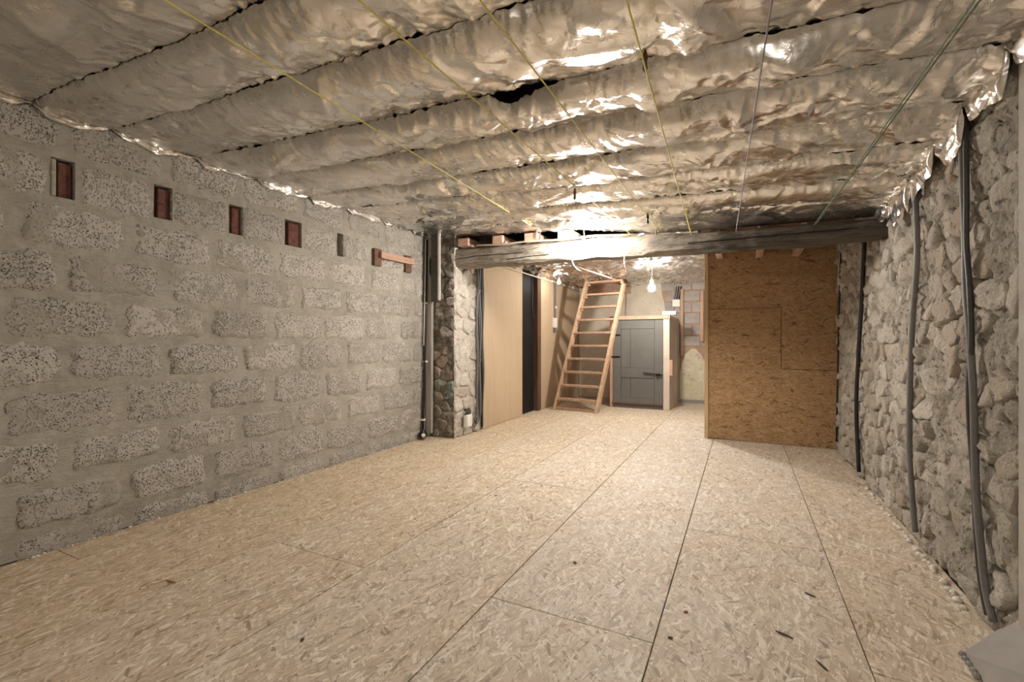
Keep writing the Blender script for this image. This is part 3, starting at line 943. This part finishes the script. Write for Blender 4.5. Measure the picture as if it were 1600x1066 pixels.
MB().hexa([p + Vector((0, .02, -.028)), q + Vector((0, .02, -.028)), q + Vector((0, .07, -.028)), p + Vector((0, .07, -.028)), p + Vector((0, .02, .02)), q + Vector((0, .02, .02)), q + Vector((0, .07, .02)), p + Vector((0, .07, .02))]).build('foot_bar', PINKWOOD, st, bevel=.003)

# ------------------------------------------------------------------ strand board partition
pw = empty('wall_partition', (-.385, YP, 0))
struct(pw, 'strand board partition standing between the rear bay and the rubble wall', 'wall')
PWW = XR + .385 + .0
sx_ = .75; zlo, zhi, ztop = .80, 1.455, 2.2
MB().prism([(.04, 0, .008), (PWW - .015, 0, .002), (PWW - .015, 0, zlo), (sx_, 0, zlo), (sx_, 0, zhi), (.04, 0, zhi)], (0, .018, 0)).build('panel', OSB_P, pw, bevel=.001)
MB().prism([(.04, 0, zhi + .005), (sx_ + .005, 0, zhi + .005), (sx_ + .005, 0, zlo + .005), (PWW - .012, 0, zlo + .005), (PWW - .012, 0, ztop), (.04, 0, ztop)], (0, .018, 0)).build('panel', OSB_P, pw, bevel=.001)
MB().box((-.0, -.012, 0), (.04, .06, ztop)).build('edge_trim', TRIM, pw, bevel=.002)
MB().box((.041, .0185, .002), (PWW - .02, .028, ztop)).build('light_stop_sheet', DARKWOOD, pw)  # unseen sheet added to stop rear bulb light leaking through the panel gaps
for x in (.05, .60, 1.2): MB().box((x, .029, 0), (x + .045, .08, ztop)).build('stud', PINKWOOD_Z, pw)
for (u0, u1, v0, v1) in ((1176, 1193, 552, 562), (1201, 1216, 556, 570), (1142, 1161, 574, 581)):
    a = on_y(u0, v1, YP); b = on_y(u1, v0, YP)
    MB().box((a.x + .385, -.0012, a.z), (b.x + .385, .0, b.z)).build('strand', mat_plain('brown_strand', (.33, .20, .095), .7), pw)

# ------------------------------------------------------------------ ceiling foil strips of the main room
ce = MB().box((XL - .3, YB - .1, 2.62), (XR + .4, YR + .2, 2.72)).build('ceiling', mat_wood('old_deck_boards', (.06, .045, .03), (.12, .09, .065), 'X'))
struct(ce, 'low ceiling lined with sagging sheets of crumpled silver foil', 'ceiling')
for x in np.arange(-3.2, .9, .52):
    pass
seams = [YB + .01, -1.25, -.80, -.34, .12, .56, 1.0, 1.345, 1.80, 2.215, 2.68, 3.10, 3.55, 4.02, 4.40]


def seam_y(Y, X):
    k = -.125 * np.clip((Y - 1.9) / 2.3, 0, 1)
    return Y + k * (X - XL) + .012 * (vn(np.asarray(X) * 2.1 + Y * 3, np.asarray(X) * 0 + Y, 5) - .5) * 2


def creases(X, Y, x0, x1, y0, y1, n, rng):
    """sharp tent-shaped folds of many sizes, as in a sheet that was crumpled and pulled flat"""
    h = np.zeros_like(X)
    for _ in range(n):
        cx, cy_ = rng.uniform(x0, x1), rng.uniform(y0, y1)
        if rng.random() > .35 + .65 * (cx - x0) / (x1 - x0): continue
        th = math.pi / 2 + rng.gauss(0, .75) if rng.random() < .7 else rng.uniform(0, math.pi)
        L = rng.uniform(.07, .16) if rng.random() < .6 else rng.uniform(.16, .42)
        wd = L * (rng.uniform(.05, .13) if rng.random() < .5 else rng.uniform(.13, .30))
        dx_, dy_ = X - cx, Y - cy_
        al = dx_ * math.cos(th) + dy_ * math.sin(th); pe = -dx_ * math.sin(th) + dy_ * math.cos(th)
        skew = rng.uniform(.35, .65)
        tent = np.where(pe > 0, 1 - pe / (wd * 2 * skew), 1 + pe / (wd * 2 * (1 - skew)))
        h += rng.choice((-1, 1)) * wd * rng.uniform(.10, .36) * np.clip(tent, 0, 1) * np.clip(1 - np.abs(al) / L, 0, 1) ** .8
    return h


for k in range(len(seams) - 1):
    Y0, Y1 = seams[k], seams[k + 1]
    near = Y1 > .5
    nx = 560 if near else 90
    ns = 60 if near else 14
    nf = 9                                   # fringe columns turned down at each end
    tx = np.concatenate([-np.linspace(1, 0, nf, endpoint=False), np.linspace(0, 1, nx), 1 + np.linspace(0, 1, nf + 1)[1:]])
    s = np.linspace(0, 1, ns)
    T, S = np.meshgrid(tx, s)
    inner = np.clip(T, 0, 1)
    X = XL + .02 + inner * (XR - XL - .085)
    last = k == len(seams) - 2
    ya = seam_y(Y0, X); yb_ = seam_y(Y1, X) if not last else beam_front(X) + .03
    ya = ya + .0015; yb_ = yb_ - .0015
    # torn opening along one seam
    if abs(Y0 - 1.80) < .01:
        q = np.clip((X + 1.02) / .36, 0, 1); tear = np.where((X > -1.02) & (X < -.66), np.minimum(q * 5, 1) * (1 - q), 0)
        ya = ya + .085 * tear
    else:
        tear = np.zeros_like(X)
    Yg = ya + S * (yb_ - ya)
    base = ceil_z(X, Yg)
    A = .046 + .032 * vn(X * 1.3 + 3 * k, X * 0 + k, 8) - .02 * last
    sw = S ** .62
    A = A * np.interp(Yg, [2.2, 3.7], [1, .5]) * np.interp(X, [XL, XL + .7], [.4, 1])
    sag = A * (1 - np.abs(2 * sw - 1) ** 2.3)
    z = base + .022 - sag
    edge = np.minimum(S, 1 - S) * (Y1 - Y0)
    # pleats gathered at the stapled seams
    wx = X + .12 * (vn(X * 2, Yg * 2, 30) - .5)
    ang = (vn(X * 1.1, X * 0 + k, 33) - .5) * 1.6
    pl = ridge((wx + ang * (Yg - ya)) * 17, S * .8 + k * 3, 50 + k, 2)
    z -= (pl - .5) * .020 * np.exp(-edge / .085) * (.35 + vn(X * 2.3, X * 0 + k * 5, 12))
    pl2 = ridge((wx - ang * .7 * (Yg - ya)) * 42, S * 1.5 + k, 80 + k, 1)
    z -= (pl2 - .5) * .009 * np.exp(-edge / .05)
    # large soft folds and sharper crumples
    a1 = .5 + .9 * vn(X * .9 + k, Yg * .9, 44)
    u1 = X * math.cos(.5) + Yg * math.sin(.5); v1 = -X * math.sin(.5) + Yg * math.cos(.5)
    u2 = X * math.cos(-.7) + Yg * math.sin(-.7); v2 = -X * math.sin(-.7) + Yg * math.cos(-.7)
    wv = .18 * (fbm(X * 3, Yg * 3, 90, 2) - .5)
    crum = (ridge((u1 + wv) * 3.2, (v1 - wv) * 6.5, 100) - .5) * .034 + (ridge((u2 - wv) * 7.5, (v2 + wv) * 4.2, 120) - .5) * .020
    crum2 = (ridge((u2 + wv) * 14, (v2 + wv) * 9, 130, 2) - .5) * .012
    mask = np.clip((fbm(X * 1.4 + 9, Yg * 1.8, 140, 3) - .40) * 5, .30, 1) * np.interp(X, [-3.2, -1.6, 0], [.45, .85, 1.0])
    z += creases(X, Yg, XL, XR, Y0 - .1, Y1 + .1, 460 if near else 20, random.Random(400 + k)) * np.clip(edge / .03, .2, 1)
    z += (crum * .38 * a1 + crum2 * .25) * mask * np.clip(edge / .04, .25, 1)
    z += (ridge(X * 11, Yg * 13, 150, 2) - .5) * .016 * np.interp(X, [.35, .8], [0, 1])
    # hanging fringe where the sheet is folded against the walls
    e = np.clip(np.abs(T - np.clip(T, 0, 1)), 0, 1)
    dl = (.012 + .035 * vn(Yg * 7, Yg * 0 + 2, 160)) * np.clip(edge / .05, .3, 1)
    dr_ = (.085 + .11 * vn(Yg * 6, Yg * 0 + 4, 170)) * np.clip(edge / .07, .3, 1)
    drop = np.where(T < 0, dl, dr_)
    z = z - drop * e
    Xo = X + np.where(T < 0, -1, 1) * (np.where(e > 0, 1, 0) * (-.012 * np.sin(e * 3.1) - .02 * (vn(Yg * 30, e * 4, 180) - .5)))
    z -= .03 * tear * np.exp(-edge / .06)
    if last:                                  # the sheet is drawn down onto the beam towards the right
        bt = np.interp(X, [-2.95, -1.3, -.28, .875], [2.145, 2.055, 1.985, 1.925]) + .012
        wgt = np.interp(X, [-1.3, -.7], [0, 1]) * np.clip((S - .25) / .75, 0, 1) ** 1.5
        z = z * (1 - wgt) + bt * wgt
    Pn = np.stack([Xo, Yg, z], -1)
    o = link('foil_strip', grid_mesh('foil_strip', Pn, flip=True), FOIL, ce)

# foil in the rear bay, with a hatch opening over the stair
HX0, HX1, HY0 = -2.72, -1.75, 7.72
for (xa, xb, ya_, yb2) in ((XH, -.38, 4.55, 5.3), (XH, -.38, 5.305, 6.1), (XH, -.38, 6.105, 7.0), (XH, -.38, 7.005, HY0), (HX1 + .003, -.38, HY0 + .005, YR), (XH, HX0 - .003, HY0 + .005, YR)):
    nx, ny = max(8, int((xb - xa) / .018)), max(8, int((yb2 - ya_) / .018))
    A_, B_ = np.meshgrid(np.linspace(xa, xb, nx), np.linspace(ya_, yb2, ny))
    e = np.minimum(B_ - ya_, yb2 - B_)
    z = 2.145 - .028 * np.clip(e / .25, 0, 1) + (ridge(A_ * 6 + B_ * 3, B_ * 5 - A_ * 2, 200) - .5) * .055 * np.clip(e / .05, .2, 1) + (ridge(A_ * 13 - B_ * 6, B_ * 15, 210) - .5) * .014
    z += .02 * (vn(A_ * 2, B_ * 2, 220) - .5) + creases(A_, B_, xa - 2, xb, ya_, yb2, 200, random.Random(int(ya_ * 100))) * np.clip(e / .04, .2, 1)
    o = link('foil_strip', grid_mesh('foil_strip', np.stack([A_, B_, z], -1), flip=True), FOIL, ce)
# hatch shaft
hs = MB().box((HX0 - .03, HY0 - .03, 2.13), (HX0, YR, 2.62)).box((HX1, HY0 - .03, 2.13), (HX1 + .03, YR, 2.62)).box((HX0 - .03, HY0 - .03, 2.13), (HX1 + .03, HY0, 2.62)).build('hatch_lining', JOIST, ce)
for k in range(4):
    MB().box((HX0, YR - .05, 1.99 + .14 * k), (HX1 - .12, YR - .02, 2.12 + .14 * k)).build('hatch_board', JOIST, ce, bevel=.003)
tb = MB().tube([(-2.0, 5.9, 2.10), (-1.86, 7.2, 2.095), (-1.83, 8.6, 2.10)], .012, 6).build('ceiling_batten', PALE, smooth=True)
tag(tb, 'thin pale batten pinning the foil over the rear bay', 'batten')
pp = empty('ceiling_pipe', (XH + .03, 6.9, 2.1))
tag(pp, 'slim pale pipe with clips along the top of the tan panels', 'pipe')
MB().tube([(0, -1.9, .0), (0, -.6, -.005), (0, .6, .0), (0, 1.8, -.03)], .011, 7).build('tube', PALE, pp, smooth=True)
for yy_ in (-.9, -.3, .3, .9, 1.4): MB().box((-.02, yy_ - .012, -.016), (.016, yy_ + .012, .016)).build('clip', WHITE, pp, bevel=.002)
# boarded bit of ceiling between the beam and the partition
MB().box((-.37, 4.4, 2.16), (XR + .1, YP, 2.19)).build('ceiling_board', mat_wood('red_brown_boards', (.13, .06, .04), (.22, .11, .075), 'Y'), ce)

# ------------------------------------------------------------------ beam
nb = 60
xsb = np.linspace(-3.0, XR + .10, nb)
prof = []
bm_ = MB(); rings = []
for i, x in enumerate(xsb):
    zb = np.interp(x, [-2.95, -.28, .875], [1.945, 1.835, 1.80]); zt = np.interp(x, [-2.95, -1.3, -.28, .875], [2.145, 2.055, 1.985, 1.925])
    yf_ = beam_front(x); d = .24
    n = lambda s_: (float(vn(x * 5 + s_ * 7, s_ * 3.1, 300)) - .5) * .022 + (float(vn(x * 16 + s_, s_ * 5.1, 310)) - .5) * .008
    sec = [(yf_ + .02, zb + n(1)), (yf_ + n(2) * .6, zb + .022 + n(3)), (yf_ + n(4) * .6 - .006, (zb * .66 + zt * .34)), (yf_ + n(5) * .6 - .004, (zb * .33 + zt * .67)), (yf_ + n(6), zt - .02), (yf_ + .025, zt + n(7) * .7),
           (yf_ + d - .02, zt), (yf_ + d, zt - .02), (yf_ + d + n(8), zb + .02), (yf_ + d - .02, zb + n(9)), (yf_ + d * .5, zb - .006 + n(10))]
    rings.append([(x, y, z) for y, z in sec])
ns_ = len(rings[0])
fs_ = []
for i in range(nb - 1):
    for k in range(ns_):
        k2 = (k + 1) % ns_
        fs_.append((i * ns_ + k, i * ns_ + k2, (i + 1) * ns_ + k2, (i + 1) * ns_ + k))
fs_.append(tuple(range(ns_))); fs_.append(tuple((nb - 1) * ns_ + k for k in range(ns_))[::-1])
bm_.add([p for r in rings for p in r], fs_)
beam = bm_.build('timber_beam', BEAM)
tag(beam, 'massive weathered grey timber beam spanning the room at its far end', 'beam')
# long drying cracks in the front of the beam
for pts in ([(-2.9, 2.02), (-2.6, 2.03), (-2.3, 2.015), (-2.0, 2.0)], [(-2.2, 1.95), (-1.9, 1.955), (-1.7, 1.95)], [(-.4, 1.90), (0, 1.89), (.35, 1.88), (.7, 1.87)]):
    MB().tube([(x, beam_front(x) - .006, z) for x, z in pts], .004, 5).build('crack', BLACK, beam)

# joists that rest on the beam
jl = ['sawn joist end on the beam nearest the pier', 'sawn joist end on the beam, second from the pier', 'sawn joist end on the beam, third from the pier', 'sawn joist end on the beam behind the bright bulb']
for k, (u, wd) in enumerate(((722, .13), (779, .12), (833, .14), (888, .15))):
    p = on_y(u, 360, 4.28)
    zt = float(np.interp(p.x, [-2.95, -1.3], [2.15, 2.06])) + .008
    o = MB().box((p.x - wd / 2, beam_front(p.x) - .06 + .02 * k, zt), (p.x + wd / 2, 5.6, zt + .085)).build('joist', JOIST, bevel=.004)
    tag(o, jl[k], 'joist', 'joists resting on the beam')
for k, (u, lb) in enumerate(((1125, 'leftmost of three stub joists between the beam and the partition'), (1186, 'middle stub joist between the beam and the partition'), (1244, 'rightmost of three stub joists between the beam and the partition'))):
    p = on_y(u, 397, YP - .05)
    o = MB().box((p.x - .032, 4.4, 2.015 - .015 * k), (p.x + .032, YP - .004, 2.158)).build('joist', JOIST, bevel=.004)
    tag(o, lb, 'joist', 'stub joists over the partition')
# pale conduit lying along the beam top
pts = []
for x in np.linspace(-2.6, -.85, 14):
    pts.append((x, beam_front(x) - .012, float(np.interp(x, [-2.95, -1.3, -.28], [2.145, 2.055, 1.985])) + .012 + .006 * math.sin(x * 9)))
o = MB().tube(pts, .010, 7).build('conduit', PALE, smooth=True)
tag(o, 'pale conduit lying along the top front edge of the beam', 'conduit')
o = MB().tube([on_y(975, 372, 4.05), on_y(977, 392, 4.03), on_y(975, 410, 4.05), on_y(979, 426, 4.12), on_y(986, 434, 4.2)], .0035, 6).build('wire', WHITE, smooth=True)
tag(o, 'white wire hanging down over the front of the beam', 'wire')
o = MB().tube([on_y(892, 396, 4.125), on_y(893, 404, 4.11), on_y(896, 414, 4.09), on_y(902, 421, 4.09), on_y(908, 424, 4.12)], .0035, 6).build('wire', PALE, smooth=True)
tag(o, 'short curled wire below the bright bulb on the beam', 'wire')
for k, (u, va, vb, lb) in enumerate(((844, 357, 374, 'small upright nail holding a cord at the left part of the beam'), (1025, 356, 368, 'small upright nail holding a cord at the middle of the beam'))):
    a = on_y(u, va, 4.05); b = on_y(u, vb, 4.05); yb3 = beam_front(a.x) - .02
    a = on_y(u, va, yb3); b = on_y(u, vb, yb3)
    o = MB().tube([b, a], .006, 6).build('nail', RUST)
    tag(o, lb, 'nail')

# ------------------------------------------------------------------ bare bulbs
def bulb(name, loc, power, r, label, up=.15, col=(1.0, .93, .85)):
    e = empty(name, loc); tag(e, label, 'light bulb')
    area = 4 * math.pi * r * r * 1.1
    t = mat_emit('glowing_glass', col, power / (math.pi * area))
    prof = [(0.001, -r)] + [(r * math.sin(a), -r * math.cos(a)) for a in np.linspace(.25, 2.35, 9)] + [(r * .45, r * 1.15), (r * .42, r * 1.35)]
    MB().lathe(prof, (0, 0, 0), 16).build('glass', t, e, smooth=True)
    MB().lathe([(r * .44, r * 1.33), (r * .5, r * 1.4), (r * .5, r * 2.2), (r * .2, r * 2.5), (.004, r * 2.55)], (0, 0, 0), 12).build('socket', WHITE, e, smooth=True)
    MB().tube([(0, 0, r * 2.5), (.004, .003, up * .6), (0, 0, up)], .004, 6).build('cord', WHITE, e, smooth=True)
    return e


pm = on_y(912, 384, 4.02)
bulb('light_bulb', pm, BULB_MAIN, .032, 'glaring bare bulb hanging in front of the timber beam', up=.16)
bulb('light_bulb', (-1.118, 6.54, 1.83), BULB_REAR, .05, 'bright bare bulb hanging in the rear bay before the closet', up=.29)
bulb('light_bulb', (-2.60, 6.86, 2.03), 2.0, .028, 'small dim bulb up by the tan panels in the rear bay', up=.10)
bulb('light_bulb', (-.3, -1.2, 1.9), FILL_NEAR, .04, 'added fill bulb hanging unseen behind the camera in the near end of the room', up=.28)  # added to brighten the near end of the room

# ------------------------------------------------------------------ cords stretched under the ceiling
def cord(name, near, far, mat, label, r=.003):
    """near/far: sight points; the far end is tied at the beam, the near end at the rear of the room"""
    b = on_y(far[0], far[1], 4.05); yb4 = beam_front(b.x) - .012
    b = on_y(far[0], far[1], yb4)
    X = b.x
    t = (near[0] - 800) / F
    # near point straight above the sight line, keep the cord running along the room
    zn = float(ceil_z(X, 1.3)) - .095
    a = on_z(near[0], near[1], zn)
    d = (a - b)
    a2 = b + d * ((YB + .05 - b.y) / d.y)
    pts = [b.lerp(a2, k / 8) for k in range(9)]
    o = MB().tube(pts, r, 6).build(name, mat, smooth=True)
    tag(o, label, 'cord', 'cords stretched below the foil')


cord('cord', (258, 0), (845, 362), YEL, 'leftmost yellow cord stretched below the foil ceiling')
cord('cord', (560, 0), (985, 366), YEL, 'second yellow cord from the left below the foil ceiling')
cord('cord', (750, 0), (1030, 363), YEL, 'third yellow cord from the left below the foil ceiling')
cord('cord', (979, 0), (1080, 366), YEL, 'rightmost yellow cord stretched below the foil ceiling')
cord('cord', (1206, 0), (1150, 362), PURPLE, 'mauve cord stretched below the foil ceiling')
cord('cord', (1523, 0), (1272, 352), GREEN, 'left strand of the green double cord near the rubble wall')
cord('cord', (1532, 0), (1275, 351), GREEN, 'right strand of the green double cord near the rubble wall')
for k, (u, v, lb) in enumerate(((1012, 344, 'small dark peg dangling under the foil near the beam'), (898, 306, 'small brown peg on the foil above the bright bulb'), (1008, 100, 'small dark peg on the foil beside a yellow cord'))):
    z = 2.0 if k == 0 else 2.06 if k == 1 else 2.09
    p = on_z(u, v, z)
    o = MB().lathe([(0.001, -.03), (.009, -.02), (.007, .01), (.011, .02), (.004, .05)], p, 8).build('peg', RUST if k else IRON, smooth=True)
    tag(o, lb, 'peg')

# ------------------------------------------------------------------ cables on the rubble wall
def wall_cable(pts, r, mat, label, name='conduit', X=XR - .045):
    P_ = [on_x(u, v, X) for u, v in pts]
    # smooth catmull-rom
    out = []
    for i in range(len(P_) - 1):
        p0 = P_[max(i - 1, 0)]; p1 = P_[i]; p2 = P_[i + 1]; p3 = P_[min(i + 2, len(P_) - 1)]
        for k in range(5):
            t = k / 5
            out.append(.5 * ((2 * p1) + (p2 - p0) * t + (2 * p0 - 5 * p1 + 4 * p2 - p3) * t * t + (3 * p1 - p0 - 3 * p2 + p3) * t ** 3))
    out.append(P_[-1])
    o = MB().tube(out, r, 10).build(name, mat, smooth=True)
    tag(o, label, 'conduit', 'conduits on the rubble wall')
    return o


A1 = [(1499, 130), (1502, 212), (1505, 300), (1508, 380), (1509, 450), (1516, 540), (1521, 620), (1523, 700), (1526, 780), (1533, 860), (1540, 920), (1552, 972)]
wall_cable(A1, .0125, CONDUIT, 'thicker grey conduit nearest the camera on the rubble wall')
wall_cable([(1506, 130), (1509, 212), (1510, 300), (1510, 380), (1515, 450), (1518, 540), (1514, 600), (1515, 660), (1521, 740), (1526, 840), (1533, 910), (1543, 962)], .010, CONDUIT_D, 'slimmer conduit twisted behind the nearest grey conduit')
wall_cable([(1429, 240), (1430, 300), (1433, 400), (1426, 500), (1422, 600), (1421, 700), (1425, 770), (1430, 832)], .0135, CONDUIT, 'single grey conduit in the middle of the rubble wall')
wall_cable([(1351, 366), (1347, 460), (1341, 560), (1338, 640), (1342, 738)], .0145, PIPE_B, 'black conduit on the rubble wall in front of the partition')
wall_cable([(1314, 395), (1311, 480), (1309, 580), (1307, 690)], .008, PIPE_B, 'thin black cable in the corner of partition and rubble wall', 'cable', XR - .03)

# ------------------------------------------------------------------ foam sealant and debris on the floor
def foam_bead(name, pts, r, seed, label):
    rg = random.Random(seed); m = MB()
    for a, b in zip(pts[:-1], pts[1:]):
        a = Vector(a); b = Vector(b); n = max(1, int((b - a).length / .022))
        for k in range(n):
            p_i = k
            if rg.random() < .3 + .4 * math.sin(p_i * .37) ** 2: continue
            p = a.lerp(b, k / n) + Vector((rg.uniform(-.008, .008), rg.uniform(-.008, .008), 0))
            q = r * rg.uniform(.5, 1.5)
            m.lathe([(0.001, 0), (q, .0005), (q * .9, q * .45), (q * .45, q * .85), (0.001, q * .9)], p + Vector((0, 0, .0005)), 6)
    o = m.build(name, FOAM, smooth=True)
    tag(o, label, 'foam', kind='stuff')


foam_bead('foam_bead', [(XL + .03, .6, 0), (XL + .025, 2.4, 0), (XL + .03, 4.25, 0), (-3.0, 4.29, 0), (-2.87, 4.33, 0), (-2.865, 4.9, 0)], .007, 2, 'crumbly white foam bead along the foot of the block wall and pier')
foam_bead('foam_bead', [(.815, 2.5, 0), (.82, 3.3, 0), (.825, 4.4, 0)], .013, 3, 'lumpy white foam bead along the foot of the rubble wall')

rd = random.Random(14)
DARKCHIP = mat_plain('dark_splinter', (.09, .06, .04), .8)
for k, (u, v, L, ang, mt, nm, lb) in enumerate((
        (1072, 957, .030, .6, mat_plain('red_chip', (.25, .03, .03), .6), 'red_scrap', 'small red scrap lying on the floor near the right seam'),
        (793, 801, .028, .2, WHITE, 'white_crumb', 'small white crumb lying on the floor left of the long seam'),
        (775, 775, .03, 1.2, DARKCHIP, 'splinter', 'dark speck of wood beyond the white crumb on the floor'),
        (1265, 930, .075, -.5, DARKCHIP, 'splinter', 'long dark splinter on the floor right of the red scrap'),
        (1224, 992, .09, -.4, DARKCHIP, 'splinter', 'longest dark splinter on the right foreground floor'),
        (1285, 1042, .08, -1.0, DARKCHIP, 'splinter', 'dark splinter at the bottom edge right of centre'),
        (1048, 998, .03, .3, DARKCHIP, 'splinter', 'tiny dark chip beside the corner of the floor seams'),
        (472, 1001, .035, -.9, DARKCHIP, 'splinter', 'dark chip on the left foreground floor near the second seam'),
        (268, 910, .10, .15, mat_plain('brown_splinter', (.30, .19, .10), .8), 'splinter', 'long brown sliver on the floor below the block wall'),
        (898, 880, .035, -.8, DARKCHIP, 'splinter', 'small dark chip on the floor in the middle of the room'))):
    p = on_z(u, v, 0)
    n = 6; pts = []; L *= .7
    wd = L * (.35 if L < .04 else .09)
    for i in range(n):
        a = i * 2 * math.pi / n
        q = Vector((math.cos(a) * L / 2 * rd.uniform(.7, 1.1), math.sin(a) * wd * rd.uniform(.6, 1.2), 0))
        c, s_ = math.cos(ang), math.sin(ang)
        pts.append(Vector((q.x * c - q.y * s_, q.x * s_ + q.y * c, .0006)))
    o = MB().prism(pts, (0, 0, .004)).build(nm, mt, loc=(p.x, p.y, 0))
    tag(o, lb, 'debris')
